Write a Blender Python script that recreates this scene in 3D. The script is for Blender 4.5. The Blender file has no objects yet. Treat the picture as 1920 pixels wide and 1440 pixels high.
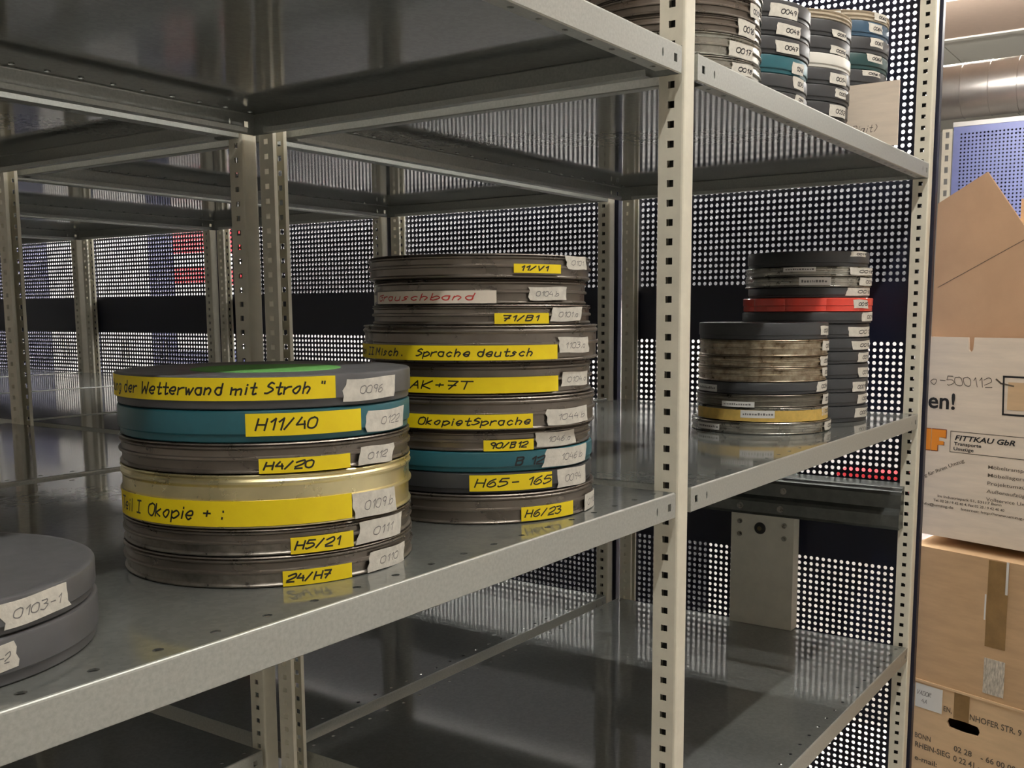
import bpy, math, random
import numpy as np
from mathutils import Matrix, Vector
random.seed(7)
SC = bpy.context.scene
COL = SC.collection
MM = 0.001
# ------------------------------------------------------------------ camera
cd = bpy.data.cameras.new('camera'); cam = bpy.data.objects.new('camera', cd); COL.objects.link(cam)
RIGHT = Vector((0.5626762, -0.8266688, -0.0037608)); UP = Vector((0.1073458, 0.0685532, 0.9918555)); FWD = Vector((0.8196782, 0.5584972, -0.1273127))
cam.matrix_world = Matrix(((RIGHT.x, UP.x, -FWD.x, -1.0083), (RIGHT.y, UP.y, -FWD.y, -0.4855), (RIGHT.z, UP.z, -FWD.z, -0.21358), (0, 0, 0, 1)))
cd.sensor_fit = 'HORIZONTAL'; cd.sensor_width = 36.0; cd.lens = 1933.26/1920*36
cd.shift_x = (960-994.17)/1920; cd.shift_y = (834.34-720)/1920
cd.clip_start = 0.02; cd.clip_end = 60
SC.camera = cam
# ------------------------------------------------------------------ world, exposure
w = bpy.data.worlds.new('world'); SC.world = w; w.use_nodes = True
w.node_tree.nodes['Background'].inputs[0].default_value = (0.9, 0.86, 0.8, 1); w.node_tree.nodes['Background'].inputs[1].default_value = 0.03
SC.view_settings.view_transform = 'Standard'; SC.view_settings.look = 'None'
SC.view_settings.gamma = 1; SC.view_settings.use_curve_mapping = False; SC.view_settings.exposure = 0.42
SC.cycles.max_bounces = 10; SC.cycles.glossy_bounces = 6; SC.cycles.diffuse_bounces = 4
SC.cycles.sample_clamp_indirect = 6.0; SC.cycles.use_denoising = True
TUBE_AISLE, TUBE_ROOM = 78.0, 290.0      # brightness of the ceiling tubes

# ------------------------------------------------------------------ materials
def mat(name, col, rough=0.5, metal=0.0, noise=0.0, nscale=30.0, rvar=0.0, bump=0.0, bscale=200.0, col2=None, vor=False, emit=None, stretch=None, coat=0.0, spec=0.5, coat_r=.05, coat_ior=1.5):
    m = bpy.data.materials.new(name); m.use_nodes = True; nt = m.node_tree; N, L = nt.nodes, nt.links
    b = N['Principled BSDF']
    b.inputs['Base Color'].default_value = (*col, 1); b.inputs['Roughness'].default_value = rough; b.inputs['Metallic'].default_value = metal
    b.inputs['Specular IOR Level'].default_value = spec
    if coat: b.inputs['Coat Weight'].default_value = coat; b.inputs['Coat Roughness'].default_value = coat_r; b.inputs['Coat IOR'].default_value = coat_ior
    if emit: b.inputs['Emission Color'].default_value = (*emit[0], 1); b.inputs['Emission Strength'].default_value = emit[1]
    if noise or rvar or bump or col2:
        tc = N.new('ShaderNodeTexCoord'); src = tc.outputs['Object']
        if stretch:
            mp = N.new('ShaderNodeMapping'); mp.inputs['Scale'].default_value = stretch; L.new(src, mp.inputs['Vector']); src = mp.outputs['Vector']
        if vor:
            t = N.new('ShaderNodeTexVoronoi'); t.inputs['Scale'].default_value = nscale; L.new(src, t.inputs['Vector'])
            sp = N.new('ShaderNodeSeparateColor'); L.new(t.outputs['Color'], sp.inputs[0]); fac = sp.outputs[0]
            t2 = N.new('ShaderNodeTexNoise'); t2.inputs['Scale'].default_value = nscale*0.35; t2.inputs['Detail'].default_value = 4; L.new(src, t2.inputs['Vector'])
            mx = N.new('ShaderNodeMath'); mx.operation = 'MULTIPLY_ADD'; mx.inputs[1].default_value = 0.45; L.new(fac, mx.inputs[0])
            m2 = N.new('ShaderNodeMath'); m2.operation = 'MULTIPLY'; m2.inputs[1].default_value = 0.55; L.new(t2.outputs['Fac'], m2.inputs[0]); L.new(m2.outputs[0], mx.inputs[2]); fac = mx.outputs[0]
        else:
            t = N.new('ShaderNodeTexNoise'); t.inputs['Scale'].default_value = nscale; t.inputs['Detail'].default_value = 6; t.inputs['Roughness'].default_value = 0.62; L.new(src, t.inputs['Vector']); fac = t.outputs['Fac']
        if noise or col2:
            r = N.new('ShaderNodeValToRGB'); L.new(fac, r.inputs[0])
            c1 = col2 if col2 else tuple(max(0, c*(1-noise)) for c in col)
            c0 = col if col2 else tuple(min(1, c*(1+noise)) for c in col)
            r.color_ramp.elements[0].position = 0.35; r.color_ramp.elements[1].position = 0.66
            r.color_ramp.elements[0].color = (*c1, 1); r.color_ramp.elements[1].color = (*c0, 1)
            L.new(r.outputs[0], b.inputs['Base Color'])
        if rvar:
            q = N.new('ShaderNodeMapRange'); q.inputs['From Min'].default_value = 0.3; q.inputs['From Max'].default_value = 0.7
            q.inputs['To Min'].default_value = max(0.02, rough-rvar); q.inputs['To Max'].default_value = rough+rvar
            L.new(fac, q.inputs['Value']); L.new(q.outputs[0], b.inputs['Roughness'])
        if bump:
            t3 = N.new('ShaderNodeTexNoise'); t3.inputs['Scale'].default_value = bscale; t3.inputs['Detail'].default_value = 3; L.new(src, t3.inputs['Vector'])
            bp = N.new('ShaderNodeBump'); bp.inputs['Strength'].default_value = bump; bp.inputs['Distance'].default_value = 0.001
            L.new(t3.outputs['Fac'], bp.inputs['Height']); L.new(bp.outputs[0], b.inputs['Normal'])
    return m
M = {
 'deck': mat('galvanised_deck', (.20, .213, .20), .56, .6, noise=.07, nscale=220, vor=True, spec=0.1, coat=1.0, coat_r=.075, coat_ior=1.7),
 'flange': mat('galvanised_flange', (.48, .495, .465), .46, .7, noise=.10, nscale=330, rvar=.06),
 'post': mat('cream_enamel', (.78, .74, .61), .38, 0, noise=.05, nscale=40),
 'navy': mat('navy_enamel', (.007, .009, .026), .4),
 'violet': mat('pale_blue_enamel', (.22, .26, .56), .45, noise=.04),
 'steel': mat('dull_zinc', (.17, .18, .17), .38, .9, noise=.12, nscale=50),
 'hole_shade': mat('painted_hole_shade', (.05, .048, .042), .6),  # shade inside the front posts' holes, painted as a dark colour
 'plate': mat('grey_enamel', (.66, .64, .55), .42, noise=.05),
 'black': mat('black_plastic', (.012, .012, .012), .5),
 'brass': mat('dark_brass', (.16, .13, .07), .4, .7),
 'brown': mat('brown_lacquered_tin', (.19, .165, .14), .32, .75, noise=.10, nscale=45, rvar=.1, bump=.04, bscale=120),
 'brown2': mat('brown_worn_tin', (.26, .235, .205), .36, .85, noise=.22, nscale=120, rvar=.12, bump=.08, bscale=260),
 'bronze': mat('bronze_tin', (.17, .155, .125), .36, .8, noise=.25, nscale=60, rvar=.1),
 'gold': mat('gold_lacquered_tin', (.74, .655, .38), .30, .9, noise=.06, nscale=30, rvar=.05),
 'silver': mat('bare_tin', (.36, .35, .31), .30, .95, noise=.25, nscale=40, rvar=.1),
 'rusty': mat('stained_tin', (.50, .44, .33), .36, .9, col2=(.20, .15, .10), nscale=70, rvar=.12),
 'grey': mat('grey_plastic', (.088, .088, .092), .42, noise=.06, nscale=60, rvar=.05),
 'dark': mat('anthracite_plastic', (.036, .038, .041), .4, noise=.1, nscale=60, rvar=.05),
 'teal': mat('petrol_plastic', (.017, .104, .130), .38, noise=.06, nscale=60),
 'blue': mat('slate_blue_plastic', (.032, .075, .125), .38),
 'dgreen': mat('dark_green_plastic', (.014, .05, .05), .38),
 'red': mat('red_plastic', (.80, .06, .035), .28, noise=.08, coat=.3),
 'white': mat('white_plastic', (.70, .68, .62), .4),
 'tan': mat('tan_tin', (.45, .38, .28), .42, noise=.1),
 'green': mat('green_paper', (.10, .32, .07), .7),
 'y': mat('yellow_tape', (.98, .74, .006), .5, noise=.07, nscale=25),
 'm': mat('ochre_paper', (.62, .42, .10), .6, noise=.15, nscale=60),
 'w': mat('masking_tape', (.66, .63, .56), .75, noise=.10, nscale=140, bump=.25, bscale=420),
 'p': mat('white_paper', (.74, .73, .70), .6),
 'r': mat('cream_paper', (.78, .70, .60), .65, noise=.06),
 'ink': mat('black_ink', (.012, .011, .012), .5),
 'pencil': mat('pencil_grey', (.17, .165, .16), .6),
 'redink': mat('red_ink', (.55, .04, .03), .5),
 'board': mat('brown_cardboard', (.56, .37, .205), .8, noise=.07, nscale=12, stretch=(1, 1, 6), bump=.06, bscale=300),
 'board2': mat('tan_cardboard', (.66, .46, .27), .8, noise=.06, nscale=12, stretch=(1, 1, 6)),
 'boardw': mat('whitish_cardboard', (.80, .69, .57), .8, noise=.06, nscale=10, stretch=(1, 1, 8), bump=.05, bscale=200),
 'flapin': mat('inner_cardboard', (.58, .37, .225), .85, noise=.04, nscale=14),
 'tape': mat('brown_packing_tape', (.28, .17, .07), .3, noise=.15, nscale=30),
 'cleartape': mat('clear_packing_tape', (.55, .50, .42), .25, noise=.35, nscale=90, stretch=(4, 4, 1)),
 'orange': mat('orange_print', (.90, .30, .02), .7),
 'maroon': mat('maroon_print', (.25, .05, .02), .7),
 'greyprint': mat('grey_print', (.11, .085, .06), .8),
 'floor': mat('grey_linoleum', (.66, .65, .62), .35, noise=.06, nscale=6),
 'wall': mat('white_plaster', (.40, .394, .385), .85, noise=.02),
 'wallb': mat('grey_plaster', (.64, .635, .61), .85, noise=.03),
 'slate': mat('grey_blue_board', (.036, .037, .040), .7, noise=.05, nscale=8),
 'ceil': mat('beige_ceiling_tile', (.74, .56, .44), .85, noise=.02),
 'ceilw': mat('white_ceiling_tile', (.80, .78, .70), .85),
 'duct': mat('spiral_duct_zinc', (.42, .39, .36), .34, .85, noise=.08, nscale=8),
 'lampbody': mat('white_lamp_sheet', (.8, .8, .78), .5),
 'tube_a': mat('aisle_tube', (1, 1, 1), .5, emit=((1, .985, .93), TUBE_AISLE)),
 'tube_r': mat('room_tube', (1, 1, 1), .5, emit=((1, .97, .92), TUBE_ROOM)),
 'tube_fill': mat('added_fill_tube', (1, 1, 1), .5, emit=((1, .97, .92), TUBE_ROOM*.5)),  # for the added fill lamps over the far ceiling
 'cab_w': mat('white_cabinet_enamel', (.86, .85, .83), .5),
 'cab_n': mat('navy_cabinet_enamel', (.05, .055, .13), .45),
 'carton_r': mat('red_carton', (.62, .03, .04), .6),
}

# ------------------------------------------------------------------ mesh helpers (all lengths in mm)
class MB:
    def __init__(s): s.v = []; s.f = []
    def add(s, vs, fs):
        o = len(s.v); s.v += [tuple(map(float, p)) for p in vs]; s.f += [tuple(o+i for i in f) for f in fs]; return s
    def quad(s, *p): return s.add(p, [tuple(range(len(p)))])
    def box(s, a, b):
        (x0, y0, z0), (x1, y1, z1) = a, b
        return s.add([(x0,y0,z0),(x1,y0,z0),(x1,y1,z0),(x0,y1,z0),(x0,y0,z1),(x1,y0,z1),(x1,y1,z1),(x0,y1,z1)],
                     [(0,3,2,1),(4,5,6,7),(0,1,5,4),(1,2,6,5),(2,3,7,6),(3,0,4,7)])
    def extrude(s, prof, a, b, axis):           # closed profile of 2-d points swept from a to b along axis 0/1/2
        n = len(prof); vs = []
        for t in (a, b):
            for p, q in prof: vs.append((t, p, q) if axis == 0 else (p, t, q) if axis == 1 else (p, q, t))
        return s.add(vs, [(i, (i+1) % n, n+(i+1) % n, n+i) for i in range(n)] + [tuple(range(n))[::-1], tuple(range(n, 2*n))])
    def lathe(s, prof, n=72, c=(0, 0, 0), capb=True, capt=True, rf=None):
        vs = []
        for r, z in prof:
            for i in range(n):
                t = 2*math.pi*i/n; k = rf(t) if rf else 1.0
                vs.append((c[0]+r*k*math.cos(t), c[1]+r*k*math.sin(t), c[2]+z))
        fs = []
        for j in range(len(prof)-1):
            for i in range(n): fs.append((j*n+i, j*n+(i+1) % n, (j+1)*n+(i+1) % n, (j+1)*n+i))
        if capb: fs.append(tuple(range(n))[::-1])
        if capt: fs.append(tuple((len(prof)-1)*n+i for i in range(n)))
        return s.add(vs, fs)
    def cyl(s, a, b, r, n=16):
        a, b = Vector(a), Vector(b); d = (b-a).normalized(); u = d.orthogonal().normalized(); v = d.cross(u); vs = []
        for p in (a, b):
            for i in range(n):
                t = 2*math.pi*i/n; vs.append(tuple(p+u*r*math.cos(t)+v*r*math.sin(t)))
        return s.add(vs, [(i, (i+1) % n, n+(i+1) % n, n+i) for i in range(n)] + [tuple(range(n))[::-1], tuple(range(n, 2*n))])
    def perf(s, O, U, V, nu, nv, pu, pv, hole, depth=None, back=False):
        # sheet of nu x nv cells, each with one eight-cornered hole; depth vector makes the hole walls
        O, U, V = np.array(O, float), np.array(U, float), np.array(V, float)
        ni, nj = 2*nu+1, 2*nv+1
        I, J = np.meshgrid(np.arange(ni), np.arange(nj), indexing='ij')
        keep = ~((I % 2 == 1) & (J % 2 == 1)); idx = np.full(I.shape, -1); idx[keep] = np.arange(keep.sum())
        lat = np.stack([I[keep]*pu/2, J[keep]*pv/2], 1)
        ci, cj = np.meshgrid(np.arange(nu), np.arange(nv), indexing='ij'); ci, cj = ci.ravel(), cj.ravel()
        cen = np.stack([(ci+.5)*pu, (cj+.5)*pv], 1)
        inner = (cen[:, None, :]+np.array(hole)[None]).reshape(-1, 2)
        uv = np.concatenate([lat, inner]); n0 = len(lat)
        off = [(2,1),(2,2),(1,2),(0,2),(0,1),(0,0),(1,0),(2,0)]
        out = np.stack([idx[2*ci+a, 2*cj+b] for a, b in off], 1); inn = n0+np.arange(len(ci)*8).reshape(-1, 8)
        fs = [np.stack([out[:, k], out[:, (k+1) % 8], inn[:, (k+1) % 8], inn[:, k]], 1) for k in range(8)]
        P = O+uv[:, :1]*U+uv[:, 1:]*V; vs = [P]
        if depth is not None:
            D = np.array(depth, float); vs.append(P[n0:]+D); n1 = len(P)-n0
            fs += [np.stack([inn[:, k], inn[:, (k+1) % 8], inn[:, (k+1) % 8]+n1, inn[:, k]+n1], 1) for k in range(8)]
            if back: vs.append(P[:n0]+D); base = len(P)+n1; fs += [np.stack([out[:, k]+base, inn[:, k]+n1, inn[:, (k+1) % 8]+n1, out[:, (k+1) % 8]+base], 1) for k in range(8)]
        V3 = np.concatenate(vs); F = np.concatenate(fs)
        o = len(s.v); s.v += V3.tolist(); s.f += (F+o).tolist(); return s
    def obj(s, name, material, parent=None, loc=None, smooth=None, inner=None):
        """one mesh object; loc is its origin in mm (children: same as the parent's, so they sit in its frame)"""
        L = np.array(loc if loc is not None else (0, 0, 0), float)
        me = bpy.data.meshes.new(name); v = (np.array(s.v)-L)*MM
        me.from_pydata(v.tolist(), [], s.f); me.materials.append(M[material]); me.update()
        if inner:
            me.materials.append(M[inner[0]])
            for i in inner[1]: me.polygons[i].material_index = 1
        if smooth:
            for p in me.polygons: p.use_smooth = True
            me.set_sharp_from_angle(angle=math.radians(smooth))
        o = bpy.data.objects.new(name, me); COL.objects.link(o)
        if parent is not None: o.parent = parent
        else: o.location = tuple(L*MM)
        return o
def octo(a, b=None): b = b or a; return [(a*math.cos(k*math.pi/4), b*math.sin(k*math.pi/4)) for k in range(8)]
def sqr(a, b=None): b = b or a; return [(a,0),(a,b),(0,b),(-a,b),(-a,0),(-a,-b),(0,-b),(a,-b)]
def tag(o, label=None, cat=None, group=None, kind=None):
    if label: o['label'] = label
    if cat: o['category'] = cat
    if group: o['group'] = group
    if kind: o['kind'] = kind
    return o
def empty(name, loc, label, cat, group=None):
    o = bpy.data.objects.new(name, None); COL.objects.link(o); o.location = tuple(c*MM for c in loc); o.empty_display_size = .02
    return tag(o, label, cat, group)
def dup(o, loc=None, label=None, group=None, parent=None):
    c = o.copy(); COL.objects.link(c)
    if parent is not None: c.parent = parent
    for ch in list(o.children): dup(ch, parent=c)
    if loc is not None: c.location = tuple(q*MM for q in loc)
    if label: c['label'] = label
    if group: c['group'] = group
    return c

# ------------------------------------------------------------------ hand lettering: pen strokes on a 6 x 10 grid ('~' = curve)
def _p(t): return [(int(t[i]), {'x': -3, 'y': -2, 'z': -1, 'a': 10}.get(t[i+1]) if t[i+1] in 'xyza' else int(t[i+1])) for i in range(0, len(t), 2)]
GL = {'0':'~3a080230525 83a','1':'173a30','2':'~083a5a5602,0050','3':'~0a4a4726,~2655533001','4':'2a0454,4750','5':'5a1a06,~06465310 01','6':'~4a170220 4153361 3','7':'0a5a20,1555','8':'~3a1827455230134658 3a',
 '9':'~56351719 3a59 5740','/':'004a','-':'1555','+':'1555,3733',':':'2627,2122','.':'2021',',':'2110','"':'1a18,3a38','(':'~4a2724 40',')':'~1a37341 0',' ':'',
 'A':'003a50,1444','B':'000a,~0a4a4706,~06464100','D':'000a,~0a4a534000','G':'~59380710 4052,5535','H':'000a,505a,0555','I':'303a,1a5a,1050','K':'000a,5a0450','M':'000a345a50','O':'~3a0802305258 3a',
 'R':'000a,~0a4a4706,0650','S':'~593a17365421 01','T':'0a6a,3a30','V':'0a205a','W':'0a1036506a',
 'a':'~461603204146,4640','b':'0a00,~0436532001','c':'~452603 2041','d':'~461603204146,4a40','e':'~034346260320 41','g':'~461603204146,~463z1x0y','h':'0a00,~04264430','i':'1610,1819','k':'0a00,460340','l':'1a10',
 'm':'0600,~04253430,~34556460','n':'0600,~04264430','o':'~260320434626','p':'060x,~0436532001','r':'0600,~042646','s':'~452614 332100','t':'~2a213041,0646','u':'~06012041,4640','w':'0610253056'}
GL = {k: v.replace(' ', '') for k, v in GL.items()}
ADV = {'i': 3.4, 'l': 3.2, '1': 4.6, ' ': 4.0, '.': 3.5, ':': 4.0, 'm': 8.2, 'I': 6.0, 'W': 8.0, 'M': 7.6, 't': 5.4, 'r': 5.6}
def strokes(text, slant=.18, jit=.35):
    x = 0; out = []
    for ch in text:
        for st in GL.get(ch, '').split(','):
            cur = st.startswith('~'); pts = _p(st.lstrip('~'))
            if len(pts) < 2: continue
            pts = [(px+random.uniform(-jit, jit)*.5, py+random.uniform(-jit, jit)*.5) for px, py in pts]
            if cur:
                q = []
                e = [(2*pts[0][0]-pts[1][0], 2*pts[0][1]-pts[1][1])]+pts+[(2*pts[-1][0]-pts[-2][0], 2*pts[-1][1]-pts[-2][1])]
                for i in range(1, len(e)-2):
                    for k in range(4):
                        t = k/4; a, b, c, d = e[i-1:i+3]
                        q.append(tuple(.5*(2*b[j]+(c[j]-a[j])*t+(2*a[j]-5*b[j]+4*c[j]-d[j])*t*t+(3*b[j]-a[j]-3*c[j]+d[j])*t**3) for j in (0, 1)))
                pts = q+[pts[-1]]
            fine = [pts[0]]
            for a, c in zip(pts[:-1], pts[1:]):
                m = max(1, int(math.hypot(c[0]-a[0], c[1]-a[1])/1.5)); fine += [(a[0]+(c[0]-a[0])*i/m, a[1]+(c[1]-a[1])*i/m) for i in range(1, m+1)]
            out.append([(x+px+slant*py, py) for px, py in fine])
        x += ADV.get(ch, 6.6)
    return out, max(x-1, 1)
def pen(mb, sts, width, fmap):
    """ribbon along every stroke; fmap(u, v) -> 3-d point"""
    for st in sts:
        n = len(st)
        for i in range(n-1):
            (x0, y0), (x1, y1) = st[i], st[i+1]; dx, dy = x1-x0, y1-y0; l = math.hypot(dx, dy) or 1e-6
            ex, ey = dx/l*width*.32, dy/l*width*.32; nx, ny = -dy/l*width/2, dx/l*width/2
            mb.quad(fmap(x0-ex+nx, y0-ey+ny), fmap(x0-ex-nx, y0-ey-ny), fmap(x1+ex-nx, y1+ey-ny), fmap(x1+ex+nx, y1+ey+ny))
def fontmesh(text, size, fmap, bold=0.0, shear=0.0, width=None, mirror=False):
    """printed lettering from the built-in typeface, mapped through fmap (mm)"""
    cu = bpy.data.curves.new('t', 'FONT'); cu.body = text; cu.size = size; cu.shear = shear; cu.offset = bold; cu.resolution_u = 3
    o = bpy.data.objects.new('t', cu); COL.objects.link(o); dg = bpy.context.evaluated_depsgraph_get(); dg.update()
    me = o.evaluated_get(dg).to_mesh(); vs = [(v.co.x, v.co.y) for v in me.vertices]; fs = [tuple(p.vertices) for p in me.polygons]
    o.evaluated_get(dg).to_mesh_clear(); bpy.data.objects.remove(o)
    mb = MB()
    if not vs: return mb
    x1 = max(v[0] for v in vs); k = (width/x1) if width else 1
    mb.add([fmap(((x1-a) if mirror else a)*k, b) for a, b in vs], fs); return mb

# ------------------------------------------------------------------ shelving dimensions (mm)
W, D, G = 1021.3, 643.5, 31.7
PITCH = D+G
UPPER, MAIN, LOWER, FLOOR = 55.3, -405.8, -862.0, -1365.0
ROW = [k*PITCH for k in range(5)]

# ------------------------------------------------------------------ room
def struct(name, mb, m): return tag(mb.obj(name, m), kind='structure')
struct('floor', MB().box((-3000, -2300, FLOOR-50), (7200, 5600, FLOOR)), 'floor')
struct('ceiling', MB().box((-3000, -2300, 1100), (4460, 5600, 1160)), 'ceil')
c2 = MB()
for yy in range(-2300, 5600, 625):
    c2.box((4506, yy, 1100), (5400, yy+619, 1160)); c2.box((5406, yy, 1100), (7200, yy+619, 1160))
struct('ceiling_tiles', c2, 'ceilw')
struct('trim_1', MB().box((4460, -2300, 1092), (4500, 5600, 1160)), 'ceilw')
struct('wall_back', MB().box((-3000, -2360, FLOOR), (7200, -2300, 1160)), 'wallb')
struct('wall_left', MB().box((-3060, -2300, FLOOR), (-3000, 5600, 1160)), 'wallb')
struct('wall_right', MB().box((7200, -2300, FLOOR), (7260, 5600, 1160)), 'wall')
struct('wall_front', MB().box((-3000, 5600, FLOOR), (7200, 5660, 1160)), 'wallb')
struct('trim_2', MB().box((2280, 330, -150), (2299.5, 5590, 215)), 'slate')
struct('bounce_cut_strip', MB().box((2280, 330, FLOOR), (2299.5, 5590, -960)), 'slate')  # dark strip added to cut light bounced off the lower partition
struct('wall_light_block', MB().box((-2990, 3372, FLOOR), (1036, 3420, 1099)), 'wallb')  # unseen wall added to stop room lamps flooding the bays
struct('wall_partition', MB().box((2300, 330, FLOOR), (2340, 5600, 1095)), 'wall')

# ------------------------------------------------------------------ ceiling lamps
def lamp(loc, length, along_x, tube, label, group):
    r = empty('tube_lamp', loc, label, 'lamp', group); h = length/2
    def P(a, b, c): return (loc[0]+(a if along_x else b), loc[1]+(b if along_x else a), loc[2]+c)
    bx = MB(); a, b = P(-h, -45, 18), P(h, 45, 42); bx.box(tuple(map(min, a, b)), tuple(map(max, a, b)))
    for q in (-h*.7, h*.7): bx.cyl(P(q, 0, 42), P(q, 0, 1099.5-loc[2]), 4, 8)
    bx.obj('housing', 'lampbody', r, loc)
    for q in (-h+6, h-6):
        s = MB(); a, b = P(q-6, -14, -4), P(q+6, 14, 18); s.box(tuple(map(min, a, b)), tuple(map(max, a, b))); s.obj('socket', 'lampbody', r, loc)
    MB().cyl(P(-h+12, 0, 0), P(h-12, 0, 0), 13 if along_x else 9, 14).obj('tube', tube, r, loc, smooth=40)
for k, x in enumerate((-850, 500)):
    lamp((x, -460, 1010), 1260, True, 'tube_a', ('tube lamp over the aisle beside the camera', 'tube lamp over the aisle towards the cardboard boxes')[k], 'tube lamps over the aisle')
for k, y in enumerate((800, 2100, 3400, 4700)):
    lamp((1950, y, 640), 1260, False, 'tube_r', 'long tube lamp beyond the perforated panels, %s in its line' % ('first', 'second', 'third', 'fourth')[k], 'tube lamps beyond the perforated panels')
for k, y in enumerate((900, 2200, 3500, 4800)):
    lamp((1600 if y < 3000 else 1450, y, 640), 1260, False, 'tube_r', 'tube lamp close behind the perforated panels, %s in its line' % ('first', 'second', 'third', 'fourth')[k], 'tube lamps beyond the perforated panels')

for k, y in enumerate((-400, 1000)):  # unseen lamps added to brighten the ceiling down the room
    lamp((3450, y, 1010), 1260, False, 'tube_fill', ('added fill tube lamp for the ceiling over the pale blue panel', 'added fill tube lamp for the ceiling behind the white partition')[k], 'added fill lamps far down the room')

# ------------------------------------------------------------------ posts: U channels with punched side walls
def post_mesh(open_dir):
    mb = MB(); n = 97; s = open_dir
    z0 = -380.2-20*48-10
    # nose with rounded corners
    prof = [(-12.5, 2.5), (-11.8, .7), (-10, 0), (10, 0), (11.8, .7), (12.5, 2.5)]
    zt = z0+n*20
    for (x0, y0), (x1, y1) in zip(prof[:-1], prof[1:]): mb.quad((x0, s*y0, FLOOR), (x1, s*y1, FLOOR), (x1, s*y1, zt), (x0, s*y0, zt))
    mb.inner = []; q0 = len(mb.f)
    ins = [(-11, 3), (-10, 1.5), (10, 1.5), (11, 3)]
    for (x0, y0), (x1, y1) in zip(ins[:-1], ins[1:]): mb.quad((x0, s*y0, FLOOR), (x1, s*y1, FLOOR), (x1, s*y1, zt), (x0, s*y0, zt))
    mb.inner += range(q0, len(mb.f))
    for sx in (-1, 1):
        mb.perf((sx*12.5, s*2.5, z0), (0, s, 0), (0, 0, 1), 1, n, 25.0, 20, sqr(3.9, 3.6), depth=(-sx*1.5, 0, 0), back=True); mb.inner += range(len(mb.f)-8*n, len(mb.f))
        mb.quad((sx*12.5, s*2.5, FLOOR), (sx*12.5, s*27.5, FLOOR), (sx*12.5, s*27.5, z0), (sx*12.5, s*2.5, z0))
        mb.quad((sx*12.5, s*27.5, FLOOR), (sx*11, s*27.5, FLOOR), (sx*11, s*27.5, zt), (sx*12.5, s*27.5, zt))
        mb.quad((sx*12.5, s*27.5, FLOOR), (sx*12.5, s*29, FLOOR), (sx*12.5, s*29, zt), (sx*12.5, s*27.5, zt))
        lp = 1.0 if s == 1 else 6.5; mb.quad((sx*lp, s*29, FLOOR), (sx*12.5, s*29, FLOOR), (sx*12.5, s*29, zt), (sx*lp, s*29, zt))  # front posts nearly closed at the back, added to keep their holes dark
    return mb
pf = post_mesh(1); pf = pf.obj('shelf_post', 'post', smooth=25, inner=('hole_shade', pf.inner)); pr = post_mesh(-1).obj('shelf_post', 'post', smooth=25)
rown = ['front row', 'second row', 'third row', 'fourth row', 'fifth row']
used = set()
def put_post(src, x, y, label):
    if src.name in used: o = src.copy(); COL.objects.link(o)
    else: o = src; used.add(src.name)
    o.location = (x*MM, y*MM, 0); tag(o, label, 'shelf post', 'perforated cream shelf posts'); return o
end_l = {0: 'cream perforated post at the aisle corner between the two bays', W: 'cream perforated post at the aisle corner beside the cardboard boxes', -W: 'cream perforated post at the camera end of the aisle front'}
for x in (0, W, -W):
    for r in range(5):
        if x == 0 and r > 1 or x == -W and r > 0: continue
        where = {0: 'between the two bays', W: 'against the perforated panel', -W: 'at the camera end'}[x]
        put_post(pf, x, ROW[r], end_l[x] if r == 0 else 'front post of the %s %s' % (rown[r], where))
        put_post(pr, x, ROW[r]+D, 'rear post of the %s %s' % (rown[r], where))

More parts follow.
